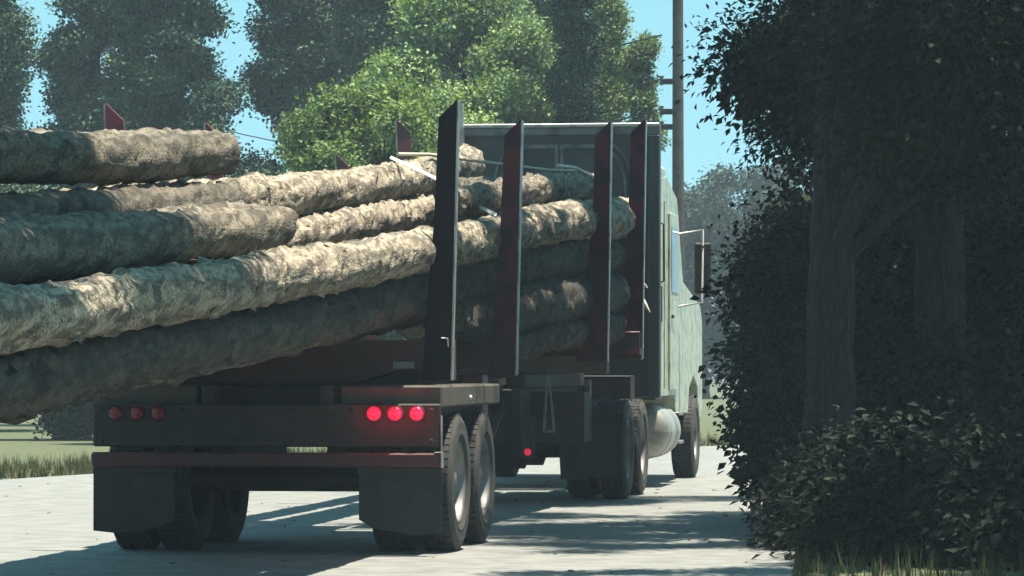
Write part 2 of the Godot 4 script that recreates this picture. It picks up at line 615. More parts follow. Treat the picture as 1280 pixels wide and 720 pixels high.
func make_wheel_meshes() -> void:
	# one tyre, its outer face towards +x, centred on its own width (0.27 m), radius 0.505
	var st := begin()
	var R := 0.505
	lathe_x(st, PackedVector2Array([Vector2(.29, -.115), Vector2(.33, -.128), Vector2(.42, -.138), Vector2(.468, -.13), Vector2(.488, -.112)]), 56)
	lathe_x(st, PackedVector2Array([Vector2(.488, .112), Vector2(.468, .13), Vector2(.45, .134), Vector2(.446, .137), Vector2(.42, .139), Vector2(.36, .135), Vector2(.352, .139), Vector2(.345, .134), Vector2(.33, .128), Vector2(.29, .112)]), 56)
	wheel_meshes.sidewall = done(st)
	st = begin()
	# ribs with cross cuts
	var ribs := [[-.112, -.07], [-.058, -.02], [-.008, .008], [.02, .058], [.07, .112]]
	lathe_x(st, PackedVector2Array([Vector2(.486, -.114), Vector2(.488, .114)]), 56)
	for b in ribs:
		var cuts := 56
		for k in cuts:
			var a0 := TAU * k / cuts
			var a1 := TAU * (k + (0.8 if b[1] - b[0] > .03 else 1.0)) / cuts
			var q := func(x: float, a: float, rr: float) -> Vector3: return Vector3(x, sin(a) * rr, cos(a) * rr)
			st.set_smooth_group(-1)
			var o: Vector3 = q.call(0.0, (a0 + a1) / 2, 1.0)
			quad_out(st, q.call(b[0], a0, R), q.call(b[1], a0, R), q.call(b[1], a1, R), q.call(b[0], a1, R), o)
			quad_out(st, q.call(b[0], a0, .485), q.call(b[0], a0, R), q.call(b[0], a1, R), q.call(b[0], a1, .485), Vector3.LEFT)
			quad_out(st, q.call(b[1], a0, .485), q.call(b[1], a0, R), q.call(b[1], a1, R), q.call(b[1], a1, .485), Vector3.RIGHT)
			quad_out(st, q.call(b[0], a0, .485), q.call(b[1], a0, .485), q.call(b[1], a0, R), q.call(b[0], a0, R), q.call(0.0, a0 - 1.5, 1.0))
			quad_out(st, q.call(b[0], a1, .485), q.call(b[1], a1, .485), q.call(b[1], a1, R), q.call(b[0], a1, R), q.call(0.0, a1 + 1.5, 1.0))
	wheel_meshes.tread = done(st)
	st = begin()
	lathe_x(st, PackedVector2Array([Vector2(.30, .118), Vector2(.285, .122), Vector2(.278, .10), Vector2(.26, .02), Vector2(.2, -.01), Vector2(.14, .0), Vector2(.12, .03), Vector2(.11, .075), Vector2(.09, .09), Vector2(.0, .094)]), 40)
	lathe_x(st, PackedVector2Array([Vector2(.30, -.118), Vector2(.27, -.11), Vector2(.25, .0), Vector2(.0, .0)]), 24)
	wheel_meshes.rim = done(st)
	st = begin()
	for k in 10:
		var a := TAU * k / 10
		tube(st, [Vector3(-.02, sin(a) * .168, cos(a) * .168), Vector3(.03, sin(a) * .168, cos(a) * .168)], [.016, .014], 6)
	wheel_meshes.nuts = done(st)

func wheel(parent: Node3D, x: float, z: float, side: float) -> void:
	var w := Node3D.new()
	w.name = "wheel"
	parent.add_child(w, true)
	w.position = Vector3(x, 0.505, z)
	w.rotation_degrees = Vector3(rng.randf() * 360.0, 0, 0)
	if side < 0: w.rotation_degrees = Vector3(rng.randf() * 360.0, 180, 0)
	# outer and inner tyre of the pair
	for d in [0.0, -0.335]:
		part("tyre", wheel_meshes.sidewall, M.sidewall, w, Vector3(d - .138, 0, 0))
		part("tread", wheel_meshes.tread, M.rubber, w, Vector3(d - .138, 0, 0))
	part("rim", wheel_meshes.rim, M.rim, w, Vector3(-.138, 0, 0))
	part("wheel_nuts", wheel_meshes.nuts, M.steel, w, Vector3(-.138, 0, 0)).set_meta("kind", "stuff")

# a stake: a plate that widens downwards, cut on a slant at the top, high on its outer side; side = +1 right, -1 left
func stake(parent: Node3D, z: float, y0: float, y1: float, side: float, w_top: float, w_low: float, mat: Material, lean := 0.03) -> void:
	var xo := 1.275 + lean
	var xb := 1.255
	var st := begin()
	var p := PackedVector2Array([Vector2(xb, y0), Vector2(xo, y1), Vector2(xo - w_top, y1 - w_top * 0.95), Vector2((xb + xo) / 2.0 - w_top - 0.012, lerpf(y0, y1, 0.55)), Vector2(xb - lerpf(w_top, w_low, 0.62), lerpf(y0, y1, 0.25)), Vector2(xb - w_low, y0 + 0.06), Vector2(xb - w_low, y0)])
	for i in p.size(): p[i].x *= side
	prism(st, p, z - 0.018, z + 0.018)
	part("stake", done(st), mat, parent)
	# the flange along the outer edge, bright to paint in its sunlit line
	var sf := begin()
	var q := PackedVector2Array([Vector2(xb + .002, y0), Vector2(xo + .002, y1 - .004), Vector2(xo + .014, y1 - .012), Vector2(xb + .014, y0)])
	for i in q.size(): q[i].x *= side
	prism(sf, q, z - 0.05, z + 0.019)
	part("stake_edge", done(sf), M.steel, parent)

func build_trailer() -> void:
	var t := thing("log_trailer", "dark maroon two-axle log trailer with three lit red lamps on its tail", "trailer", vehicle_point(0, 0, U_TRAILER), TURN)
	var Z := func(u: float) -> float: return U_TRAILER - u
	# bunks with stakes
	var bunks := [[27.57, 1.54, 1.27, 3.28], [30.9, 1.55, 1.30, 3.35]]
	for b in bunks:
		var z: float = Z.call(b[0])
		var st := begin()
		var poly := PackedVector2Array([Vector2(-1.25, b[1]), Vector2(1.25, b[1]), Vector2(1.25, b[2] - .02), Vector2(1.04, b[2] - .06), Vector2(1.02, b[2] + .05), Vector2(.86, b[2] + .05), Vector2(.55, b[2] - .04), Vector2(-.55, b[2] - .04), Vector2(-.86, b[2] + .05), Vector2(-1.02, b[2] + .05), Vector2(-1.04, b[2] - .06), Vector2(-1.25, b[2] - .02)])
		prism(st, poly, z - .13, z + .13)
		part("bunk", done(st), M.bolster, t)
		stake(t, z + .152, b[2] - .02, b[3], 1, .135, .20, M.near_black if b[0] < 28 else M.maroon_dark)
		stake(t, z + .152, b[2] - .02, b[3], -1, .135, .20, M.maroon)
	part("reflector_plate", box_mesh(Vector3(.83, 1.335, Z.call(27.57) + .131), Vector3(.985, 1.385, Z.call(27.57) + .139), .003), M.plate, t)
	var hook := begin()
	tube(hook, [Vector3(1.19, 1.555, Z.call(27.4)), Vector3(1.235, 1.553, Z.call(27.4)), Vector3(1.24, 1.49, Z.call(27.4))], [.006, .006, .005], 6)
	part("hook", done(hook), M.steel, t)
	# chassis
	var fr := begin()
	for s in [-1.0, 1.0]:
		box(fr, Vector3(s * .43 - .05, .98, Z.call(31.6)), Vector3(s * .43 + .05, 1.22, Z.call(26.95)))
		box(fr, Vector3(s * .43 - .1, .62, Z.call(29.3)), Vector3(s * .43 + .1, .975, Z.call(27.5)))
	for u in [27.2, 28.4, 29.9, 31.3]:
		box(fr, Vector3(-.38, 1.0, Z.call(u) - .05), Vector3(.38, 1.2, Z.call(u) + .05))
	part("frame", done(fr), M.black, t)
	var reach := begin()
	box(reach, Vector3(-.09, .86, Z.call(37.6)), Vector3(.09, 1.04, Z.call(31.5)))
	part("reach_pole", done(reach), M.black, t)
	for u in [27.8, 29.05]:
		var ax := begin()
		tube(ax, [Vector3(-1.0, .505, Z.call(u)), Vector3(1.0, .505, Z.call(u))], [.075, .075], 14)
		part("axle", done(ax), M.black, t)
		wheel(t, 1.275, Z.call(u), 1)
		wheel(t, -1.275, Z.call(u), -1)
	# flat dusty guards over the tyres
	for s in [-1.0, 1.0]:
		var g := begin()
		box(g, Vector3(minf(s * .52, s * 1.26), 1.055, Z.call(29.85)), Vector3(maxf(s * .52, s * 1.26), 1.215, Z.call(27.0)), .015)
		part("tyre_guard", done(g), M.dusty, t)
	part("dusty_cross_plate", box_mesh(Vector3(-1.1, 1.0, Z.call(27.75)), Vector3(1.1, 1.33, Z.call(27.72)), .01), M.dusty, t)
	# tail: lamp board, lamps, bumper, flaps
	var zt: float = Z.call(26.9)
	part("lamp_board", box_mesh(Vector3(-1.265, .775, zt - .05), Vector3(1.265, 1.085, zt), .02), M.black, t)
	part("bumper", box_mesh(Vector3(-1.27, .635, zt - .06), Vector3(1.27, .735, zt + .035), .012), M.bolster, t)
	var corner := begin()
	box(corner, Vector3(1.272, .63, zt - .05), Vector3(1.279, .74, zt + .04), .002)
	box(corner, Vector3(1.225, .7365, zt - .05), Vector3(1.279, .743, zt + .04), .002)
	box(corner, Vector3(1.266, .745, zt - .045), Vector3(1.272, 1.0, zt + .003), .002)
	part("bumper_corner", done(corner), M.steel, t)
	for s in [-1.0, 1.0]:
		for x in [.786, .938, 1.095]:
			var lit: bool = s > 0
			var lamp := begin()
			lathe_x(lamp, PackedVector2Array([Vector2(.056, -.01), Vector2(.062, .0), Vector2(.062, .012), Vector2(.053, .016), Vector2(.052, .004)]), 20)
			var b := part("lamp_bezel", done(lamp), M.black, t, Vector3(s * x, 1.015, zt + .004))
			b.rotation_degrees.y = -90
			var lens := begin()
			lathe_x(lens, PackedVector2Array([Vector2(.051, .004), Vector2(.046, .018), Vector2(.03, .024), Vector2(.0, .026)]), 20)
			var l := part("tail_lamp", done(lens), M.red_lit if lit else M.red_off, t, Vector3(s * x, 1.015, zt + .004))
			l.rotation_degrees.y = -90
			for q in 7:
				var cell := begin()
				lathe_x(cell, PackedVector2Array([Vector2(.0125, 0), Vector2(.009, .006), Vector2(0, .008)]), 8)
				var aq := TAU * q / 6.0
				part("lamp_cell", done(cell), M.red_bulb if lit else M.red_off, l, Vector3(.0205, 0, 0) if q == 6 else Vector3(.017, sin(aq) * .03, cos(aq) * .03))
			if lit:
				var o := OmniLight3D.new()
				o.name = "lamp_glow"
				o.light_color = Color(1, .1, .2)
				o.light_energy = 0.012
				o.omni_range = 12
				o.omni_attenuation = 2
				o.light_size = 0.04
				o.shadow_enabled = true
				o.position = Vector3(s * x, 1.015, zt + .07)
				t.add_child(o, true)
		var fl := begin()
		var x0: float = .672 * s
		var x1: float = 1.268 * s
		var poly := PackedVector2Array([Vector2(x0, .62), Vector2(x1, .62), Vector2(x1, .17), Vector2(x1 - .2 * s, .15), Vector2(x0 + .1 * s, .2), Vector2(x0, .26)])
		prism(fl, poly, zt - .045, zt - .03)
		part("mud_flap", done(fl), M.flap, t)
	var mk := begin()
	lathe_x(mk, PackedVector2Array([Vector2(.018, 0), Vector2(.015, .012), Vector2(.0, .018)]), 12)
	part("marker_lamp", done(mk), M.amber, t, Vector3(1.262, 1.12, Z.call(28.3)))
	# bolts on the lamp board, flap hangers, hoses looping under the bunk
	for x in [-1.2, -.62, -.2, .2, .62, 1.2]:
		for y in [.82, 1.04]:
			var bo := begin()
			lathe_x(bo, PackedVector2Array([Vector2(.018, 0), Vector2(.018, .008), Vector2(.012, .012), Vector2(0, .012)]), 6, false)
			var b := part("bolt", done(bo), M.black, t, Vector3(x, y, zt + .001))
			b.rotation_degrees.y = -90
	for s in [-1.0, 1.0]:
		part("flap_hanger", box_mesh(Vector3(minf(s * .66, s * 1.268), .585, zt - .029), Vector3(maxf(s * .66, s * 1.268), .632, zt - .018), .004), M.black, t)
	for h in [[.2, .3], [.3, .42], [-.25, .35]]:
		var ho := begin()
		var pts := []
		var rad := []
		for i in 15:
			var k := i / 14.0
			pts.append(Vector3(h[0] + .12 * sin(k * 3.0), 1.0 - h[1] * sin(k * PI), lerpf(Z.call(31.5), Z.call(36.6), k)))
			rad.append(.018)
		tube(ho, pts, rad, 7)
		part("hose", done(ho), M.wire, t)
	# the upright behind the second bunk
	part("bunk_post", box_mesh(Vector3(.78, .95, Z.call(31.3)), Vector3(.95, 1.28, Z.call(31.0))), M.maroon, t)

func build_truck() -> void:
	var t := thing("log_truck", "log truck with tall dark cab rack and pale green cab ahead of the load", "truck", vehicle_point(0, 0, U_TRUCK), TURN)
	var Z := func(u: float) -> float: return U_TRUCK - u
	var bunks := [[37.25, 1.47, 1.28, 3.74, M.brown], [40.4, 1.60, 1.42, 3.96, M.brown]]
	for b in bunks:
		var z: float = Z.call(b[0])
		part("bunk", box_mesh(Vector3(-1.25, b[2], z - .13), Vector3(1.25, b[1], z + .13), .015), b[4], t)
		stake(t, z + .152, b[2] + .12, b[3], 1, .15, .30, M.maroon_dark, .02)
		if b[0] > 39: stake(t, z + .152, b[2] + .12, b[3] + .02, -1, .15, .26, M.maroon, .09)
		else: stake(t, z + .152, b[2] + .12, b[3] - .3, -1, .13, .26, M.maroon, .15)
	part("bunk_side_plate", box_mesh(Vector3(.92, 1.47, Z.call(40.3)), Vector3(1.245, 1.72, Z.call(40.22)), .01), M.maroon, t)
	# chassis rails and crossmembers
	var fr := begin()
	for s in [-1.0, 1.0]:
		box(fr, Vector3(s * .43 - .045, .85, Z.call(47.6)), Vector3(s * .43 + .045, 1.13, Z.call(36.6)))
		box(fr, Vector3(s * .43 - .06, 1.14, Z.call(41.5)), Vector3(s * .43 + .06, 1.275, Z.call(36.8)))
	for u in [36.7, 38.0, 39.6, 41.3, 43.0]:
		box(fr, Vector3(-.38, .87, Z.call(u) - .05), Vector3(.38, 1.1, Z.call(u) + .05))
	box(fr, Vector3(-1.0, .78, Z.call(41.9)), Vector3(1.0, 1.25, Z.call(41.5)))
	box(fr, Vector3(-.95, .6, Z.call(38.0)), Vector3(1.0, 1.1, Z.call(37.4)))
	part("frame", done(fr), M.black, t)
	for u in [38.9, 40.3]:
		var ax := begin()
		tube(ax, [Vector3(-1.0, .505, Z.call(u)), Vector3(-.24, .505, Z.call(u)), Vector3(-.2, .505, Z.call(u)), Vector3(.2, .505, Z.call(u)), Vector3(.24, .505, Z.call(u)), Vector3(1.0, .505, Z.call(u))], [.08, .09, .2, .2, .09, .08], 14)
		part("axle", done(ax), M.black, t)
		wheel(t, 1.275, Z.call(u), 1)
		wheel(t, -1.275, Z.call(u), -1)
	for s in [-1.0, 1.0]:
		var w2 := Node3D.new()
		w2.name = "wheel"
		t.add_child(w2, true)
		w2.position = Vector3(s * 1.24, .505, Z.call(46.6))
		if s < 0: w2.rotation_degrees.y = 180
		part("tyre", wheel_meshes.sidewall, M.sidewall, w2, Vector3(-.138, 0, 0))
		part("tread", wheel_meshes.tread, M.rubber, w2, Vector3(-.138, 0, 0))
		part("rim", wheel_meshes.rim, M.rim, w2, Vector3(-.138, 0, 0))
		# flaps, hangers and brackets behind the drive wheels
		var fl := begin()
		prism(fl, PackedVector2Array([Vector2(s * .62, .95), Vector2(s * 1.2, .95), Vector2(s * 1.2, .24), Vector2(s * .66, .22)]), Z.call(38.22), Z.call(38.2))
		part("mud_flap", done(fl), M.flap, t)
		var br := begin()
		tube(br, [Vector3(s * .70, 1.27, Z.call(36.9)), Vector3(s * .665, .72, Z.call(36.9))], [.014, .014], 6)
		tube(br, [Vector3(s * .71, 1.27, Z.call(36.9)), Vector3(s * .765, .72, Z.call(36.9))], [.014, .014], 6)
		tube(br, [Vector3(s * .665, .72, Z.call(36.9)), Vector3(s * .765, .72, Z.call(36.9))], [.014, .014], 6)
		part("hanger", done(br), M.rim, t)
		part("hanger_plate", box_mesh(Vector3(s * .97 - .035, 1.06, Z.call(37.9)), Vector3(s * .97 + .035, 1.22, Z.call(37.84)), .006), M.rim, t)
		var lens := begin()
		lathe_x(lens, PackedVector2Array([Vector2(.035, 0), Vector2(.03, .014), Vector2(.0, .02)]), 14)
		var l := part("tail_lamp", done(lens), M.red_lit if s > 0 else M.red_off, t, Vector3(s * .56, .53, Z.call(36.5)))
		l.rotation_degrees.y = -90
		part("lamp_bracket", box_mesh(Vector3(s * .56 - .06, .46, Z.call(36.56)), Vector3(s * .56 + .06, .88, Z.call(36.505)), .006), M.black, t)
		# fuel tanks
		var tk := begin()
		var prof := PackedVector2Array([Vector2(0.0, .0), Vector2(.1, -.002), Vector2(.2, .006), Vector2(.27, .028), Vector2(.3, .07), Vector2(.305, .1), Vector2(.305, .32), Vector2(.311, .325), Vector2(.311, .38), Vector2(.305, .385), Vector2(.305, 1.1), Vector2(.311, 1.105), Vector2(.311, 1.16), Vector2(.305, 1.165), Vector2(.305, 1.42), Vector2(.27, 1.48), Vector2(0.0, 1.5)])
		lathe_x(tk, prof, 36)
		var tank := part("fuel_tank", done(tk), M.tank, t, Vector3(s * 1.0, .62, Z.call(42.55)))
		tank.rotation_degrees.y = 90
	# the tall dark rack behind the cab
	var zr: float = Z.call(42.0)
	part("rack_panel", box_mesh(Vector3(-1.2, 1.0, zr - .09), Vector3(1.272, 4.02, zr), .02), M.slate, t)
	part("rack_top_rail", box_mesh(Vector3(-1.2, 3.985, zr + .002), Vector3(1.272, 4.03, zr + .05), .012), M.steel, t)  # bright strip paints in light on the top edge
	part("rack_top_band", box_mesh(Vector3(-1.2, 3.9, zr + .002), Vector3(1.272, 3.983, zr + .035), .012), M.slate_trim, t)  # lighter band paints in light falling from above
	part("rack_side_post", box_mesh(Vector3(1.14, 1.0, zr + .002), Vector3(1.27, 3.898, zr + .05), .012), M.slate, t)
	for w in [[-.24, .10], [.205, .63]]:
		var pane := part("rack_window", box_mesh(Vector3(w[0], 3.3, zr + .002), Vector3(w[1], 3.75, zr + .012), .004), M.glass, t)
		var f := begin()
		box(f, Vector3(w[0] - .045, 3.25, zr + .002), Vector3(w[0], 3.8, zr + .03), .006)
		box(f, Vector3(w[1], 3.25, zr + .002), Vector3(w[1] + .045, 3.8, zr + .03), .006)
		box(f, Vector3(w[0] + .001, 3.752, zr + .002), Vector3(w[1] - .001, 3.8, zr + .03), .006)
		box(f, Vector3(w[0] + .001, 3.25, zr + .002), Vector3(w[1] - .001, 3.298, zr + .03), .006)
		part("window_frame", done(f), M.slate_trim, pane)
	for s in [-1.0, 1.0]:
		var arc := begin()
		for rr in [[.30, .5], [.22, .42]]:
			var pts := []
			var rad := []
			for i in 13:
				var a := PI / 2 * i / 12.0
				pts.append(Vector3(.2 + s * (.47 + rr[0] * sin(a)), 3.3 + rr[1] * cos(a), zr + .012))
				rad.append(.016)
			pts.append(Vector3(.2 + s * (.47 + rr[0]), 2.9, zr + .012))
			rad.append(.016)
			tube(arc, pts, rad, 8)
		part("rack_moulding", done(arc), M.slate_trim, t)
	# cab: pale green body with sloped roof fairing, side door, hood
	var cab := begin()
	var prof2 := PackedVector2Array([Vector2(-42.12, 1.02), Vector2(-42.12, 3.28), Vector2(-42.35, 3.42), Vector2(-43.4, 3.5), Vector2(-44.6, 3.3), Vector2(-45.3, 2.35), Vector2(-47.5, 2.1), Vector2(-47.75, 1.9), Vector2(-47.75, .75), Vector2(-47.2, .7), Vector2(-47.15, 1.1), Vector2(-46.6, 1.25), Vector2(-46.05, 1.1), Vector2(-45.9, .8), Vector2(-44.4, .8), Vector2(-44.3, 1.02)])
	# built in the z-y plane: x of the polygon is z
	var poly3 := PackedVector2Array()
	for q in prof2: poly3.append(Vector2(q.x + U_TRUCK, q.y))
	var tris := Geometry2D.triangulate_polygon(poly3)
	cab.set_smooth_group(-1)
	for sx in [-1.2, 1.2]:
		for i in range(0, tris.size(), 3):
			var a := Vector3(sx, poly3[tris[i]].y, poly3[tris[i]].x)
			var b := Vector3(sx, poly3[tris[i + 1]].y, poly3[tris[i + 1]].x)
			var c := Vector3(sx, poly3[tris[i + 2]].y, poly3[tris[i + 2]].x)
			if (b - a).cross(c - a).x * sx > 0: tri(cab, a, c, b)
			else: tri(cab, a, b, c)
	for i in poly3.size():
		var a := poly3[i]
		var b := poly3[(i + 1) % poly3.size()]
		quad(cab, Vector3(-1.2, a.y, a.x), Vector3(1.2, a.y, a.x), Vector3(1.2, b.y, b.x), Vector3(-1.2, b.y, b.x))
	part("cab", done(cab), M.cab, t)
	part("roof_fairing", box_mesh(Vector3(-1.1, 3.44, Z.call(43.4)), Vector3(1.19, 3.62, Z.call(42.3)), .06), M.cab, t)
	for s in [-1.0, 1.0]:
		var door := part("door", box_mesh(Vector3(s * 1.215 - .013, 1.08, Z.call(44.5)), Vector3(s * 1.215 + .013, 3.1, Z.call(43.55)), .01), M.cab, t)
		part("handle", box_mesh(Vector3(s * 1.24 - .01, 1.9, Z.call(43.8)), Vector3(s * 1.24 + .01, 1.94, Z.call(43.65)), .004), M.black, door)
		part("side_window", box_mesh(Vector3(s * 1.23 - .004, 2.2, Z.call(44.4)), Vector3(s * 1.23 + .004, 2.95, Z.call(43.65)), .002), M.glass, t)
		var grab := begin()
		tube(grab, [Vector3(s * 1.203, 2.95, Z.call(42.5)), Vector3(s * 1.26, 2.93, Z.call(42.5)), Vector3(s * 1.26, 2.3, Z.call(42.5)), Vector3(s * 1.203, 2.28, Z.call(42.5))], [.014, .014, .014, .014], 6)
		part("grab_rail", done(grab), M.black, t)
		var mir := begin()
		tube(mir, [Vector3(s * 1.2, 2.9, Z.call(44.75)), Vector3(s * 1.48, 2.95, Z.call(44.8)), Vector3(s * 1.48, 2.1, Z.call(44.8)), Vector3(s * 1.2, 2.05, Z.call(44.75))], [.015, .015, .015, .015], 6)
		part("mirror_arm", done(mir), M.steel, t)
		part("mirror", box_mesh(Vector3(s * 1.48 - .1, 2.2, Z.call(44.9)), Vector3(s * 1.48 + .1, 2.8, Z.call(44.82)), .02), M.black, t)
	for u in [42.35, 43.1]:
		part("cab_seam", box_mesh(Vector3(1.2005, 1.1, Z.call(u) - .012), Vector3(1.212, 3.22, Z.call(u) + .012), .004), M.cab, t)
	part("side_vent", box_mesh(Vector3(1.2005, 1.85, Z.call(42.85)), Vector3(1.209, 2.25, Z.call(42.75)), .003), M.black, t)
	for y in [.45, .78]:
		part("step", box_mesh(Vector3(.95, y, Z.call(44.9)), Vector3(1.25, y + .04, Z.call(44.35)), .008), M.rim, t)
	var ex := begin()
	tube(ex, [Vector3(-.95, 1.0, Z.call(41.85)), Vector3(-.95, 3.6, Z.call(41.85)), Vector3(-.95, 4.25, Z.call(41.8))], [.07, .07, .065], 14)
	part("exhaust_stack", done(ex), M.steel, t)
	part("rear_skirt", box_mesh(Vector3(1.02, .98, Z.call(42.9)), Vector3(1.205, 1.015, Z.call(42.12)), .01), M.black, t)

func build_load() -> void:
	# [u, x, y, r] along each log, rear end first
	log_piece("sunlit bent log topping the right side of the load, behind all four right stakes", [[15.6, .97, 1.5, .145], [25.1, .98, 2.03, .155], [31.4, .98, 2.42, .17], [34.8, .98, 2.65, .18], [41.2, .99, 2.95, .21]], 1, 1.0, .62)
	log_piece("topmost pale log at the left, ending beside the tall first right stake", [[15.4, -.53, 1.75, .19], [28, -.53, 2.57, .18], [33.1, -.53, 2.91, .175], [35.6, -.53, 3.1, .17], [40.0, -.53, 3.5, .165]], 2, 1.0, .66, 1.1)
	log_piece("pale sunlit log just under the topmost log at the left", [[15.9, -.40, 1.5, .17], [28, -.42, 2.25, .165], [32.6, -.42, 2.57, .165], [36.5, -.42, 2.86, .155], [40.6, -.42, 3.17, .15]], 3, 1.0, .75)
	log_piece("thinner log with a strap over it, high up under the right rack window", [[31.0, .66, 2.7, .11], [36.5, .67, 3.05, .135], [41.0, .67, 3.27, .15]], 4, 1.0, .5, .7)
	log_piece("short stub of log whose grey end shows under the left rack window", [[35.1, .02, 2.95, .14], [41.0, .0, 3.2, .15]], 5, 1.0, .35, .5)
	log_piece("shaded log right below the sunlit bent log on the right side", [[15.8, .88, 1.21, .15], [25.1, .88, 1.71, .16], [31.4, .86, 2.08, .18], [34.8, .86, 2.3, .185], [41.1, .9, 2.56, .2]], 6, 1.0, .4, .2)  # low tone paints in the shade beneath the bent log
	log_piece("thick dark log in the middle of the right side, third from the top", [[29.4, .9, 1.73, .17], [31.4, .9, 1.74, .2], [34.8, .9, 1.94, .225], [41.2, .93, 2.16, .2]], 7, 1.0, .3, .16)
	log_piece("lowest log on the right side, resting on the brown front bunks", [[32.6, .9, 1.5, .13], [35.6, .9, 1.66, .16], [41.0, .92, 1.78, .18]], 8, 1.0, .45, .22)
	# the rest of the load, mostly seen by its rear ends
	var rest := [
		["lowest log at the left corner of the load, against the left stakes", [[15.9, -1.03, 1.12, .165], [32, -1.03, 1.93, .17]], .4],
		["second log from the left in the bottom row of the load", [[15.5, -.68, 1.1, .15], [32, -.68, 1.92, .16]], .5],
		["thick log in the middle of the load's bottom row", [[16.0, -.32, 1.13, .175], [32, -.32, 1.94, .18]], .4],
		["bottom row log just right of the middle of the load", [[15.6, .05, 1.1, .15], [31, .05, 1.88, .17]], .55],
		["bottom row log second from the right side of the load", [[15.8, .44, 1.12, .17], [31, .44, 1.89, .18]], .4],
		["second row log lying against the left stakes", [[15.4, -.95, 1.45, .165], [33, -1.0, 2.36, .18]], .5],
		["middle row log under the two pale top logs", [[15.9, -.12, 1.44, .16], [32, -.1, 2.26, .17]], .5],
		["middle row log between the pale logs and the bent right log", [[15.7, .25, 1.43, .165], [31, .27, 2.2, .16]], .45],
		["middle row log touching the left side of the bent right log", [[15.6, .60, 1.43, .16], [30.5, .62, 2.19, .155]], .5],
		["left edge log high against the front left stakes", [[27.8, -1.02, 2.5, .16], [40.8, -1.0, 3.1, .17]], .45],
		["front log hidden deep in the load before the cab rack", [[35.3, -.05, 2.58, .18], [41.0, -.02, 2.82, .2]], .3],
		["front log deep in the load next to the bent log", [[33.0, .45, 2.4, .19], [40.9, .42, 2.86, .2]], .3],
		["front bottom log on the brown bunks near the middle", [[36.0, .3, 1.78, .2], [41.0, .3, 1.86, .2]], .3],
		["front middle log above the brown bunks near the middle", [[35.5, .4, 2.2, .2], [41.0, .4, 2.34, .21]], .3],
		["front bottom log on the brown bunks left of the middle", [[36.2, -.5, 1.78, .2], [41.0, -.5, 1.86, .2]], .3],
		["front middle log left of the middle above the brown bunks", [[35.5, -.6, 2.25, .22], [41.0, -.6, 2.45, .22]], .3],
		["shaded upper log along the left stakes at the load's heaped rear", [[15.6, -1.0, 1.82, .17], [27.4, -1.0, 2.45, .16]], .5],
		["highest shaded log, lying on the topmost pale log near the left stakes", [[15.5, -.74, 2.2, .165], [28.6, -.74, 2.98, .16]], .55],
		["shaded log right beside the topmost pale log", [[15.9, -.19, 1.86, .16], [26.6, -.18, 2.5, .15]], .5],
		["shaded log ending early above the middle row of the load", [[15.7, .12, 1.77, .165], [26.0, .12, 2.33, .155]], .55],
		["high shaded log on the heaped rear, right of the topmost pale log", [[15.4, -.36, 2.2, .16], [27.0, -.34, 2.86, .15]], .5],
		["shaded log left of the rightmost heaped log", [[15.9, .42, 1.76, .155], [25.2, .43, 2.28, .15]], .5],
	]
	for i in rest.size():
		log_piece(rest[i][0], rest[i][1], 20 + i, 0.75, rest[i][2], [.45, .62, .38, .55][i % 4])  # uneven dim tones paint shade into the remaining logs
	# lashings
	var st := begin()
	var strap_path := [[-.55, 3.30, 35.2], [-.1, 3.12, 34.2], [.35, 2.93, 33.2], [.8, 2.69, 31.9], [1.02, 2.60, 31.3]]
	for i in strap_path.size() - 1:
		var a = strap_path[i]
		var b = strap_path[i + 1]
		var pa := Vector3(a[0], a[1], -a[2])
		var pb := Vector3(b[0], b[1], -b[2])
		var side := Vector3(0, 0.4, -1).normalized() * .036
		st.set_smooth_group(-1)
		quad(st, pa - side, pa + side, pb + side, pb - side)
		var dn := Vector3(-.3, -1, 0).normalized() * .006
		quad(st, pa - side + dn, pb - side + dn, pb + side + dn, pa + side + dn)
		quad(st, pa - side, pb - side, pb - side + dn, pa - side + dn)
		quad(st, pa + side, pa + side + dn, pb + side + dn, pb + side)
	var strap := part(numbered("load_strap"), done(st), M.strap, self)
	strap.transform = Transform3D(Basis.from_euler(Vector3(0, deg_to_rad(TURN), 0)), vehicle_point(0, 0, 0))
	tag(strap, "flat white strap running down from the topmost log to the bent right log", "strap", "lashings over the load")
	st = begin()
	tube(st, [Vector3(-.62, 3.37, -36.0), Vector3(-.45, 3.41, -36.8), Vector3(0, 3.385, -38.0), Vector3(.42, 3.37, -39.2), Vector3(.62, 3.40, -39.9)], [.017, .017, .017, .017, .017], 8)
	var rope := part(numbered("load_rope"), done(st), M.cable, self)
	rope.transform = strap.transform
	tag(rope, "thin tan rope stretched level from the topmost log towards the rack windows", "rope", "lashings over the load")
	st = begin()
	tube(st, [Vector3(.53, 3.41, -39.0), Vector3(.66, 3.405, -39.4), Vector3(.77, 3.34, -39.8), Vector3(.825, 3.2, -40.3)], [.017, .017, .017, .017], 8)
	var rope2 := part(numbered("load_rope"), done(st), M.strap, self)
	rope2.transform = strap.transform
	tag(rope2, "short pale rope looped over the thin log under the right rack window", "rope", "lashings over the load")
	# pale splinters torn from the log ends beside the front stake
	var sp := [[1.1, 2.36, 40.3, .2, -.16], [1.17, 2.30, 40.45, .13, -.12], [1.2, 2.12, 40.5, .12, -.2]]
	for s in sp:
		var q := begin()
		var p := Vector3(s[0], s[1], -s[2])
		tube(q, [p, p + Vector3(s[3] * .55, s[4] * .55, .03), p + Vector3(s[3], s[4], .02)], [.03, .024, .008], 5)
		var o := part(numbered("wood_splinter"), done(q), M.strap, self)
		o.transform = strap.transform
	tag(get_node("wood_splinter"), "long pale wood splinter sticking out below the second right log", "splinter", "torn splinters by the front stake")
	tag(get_node("wood_splinter_001"), "small pale splinter next to the long one by the front stake", "splinter", "torn splinters by the front stake")
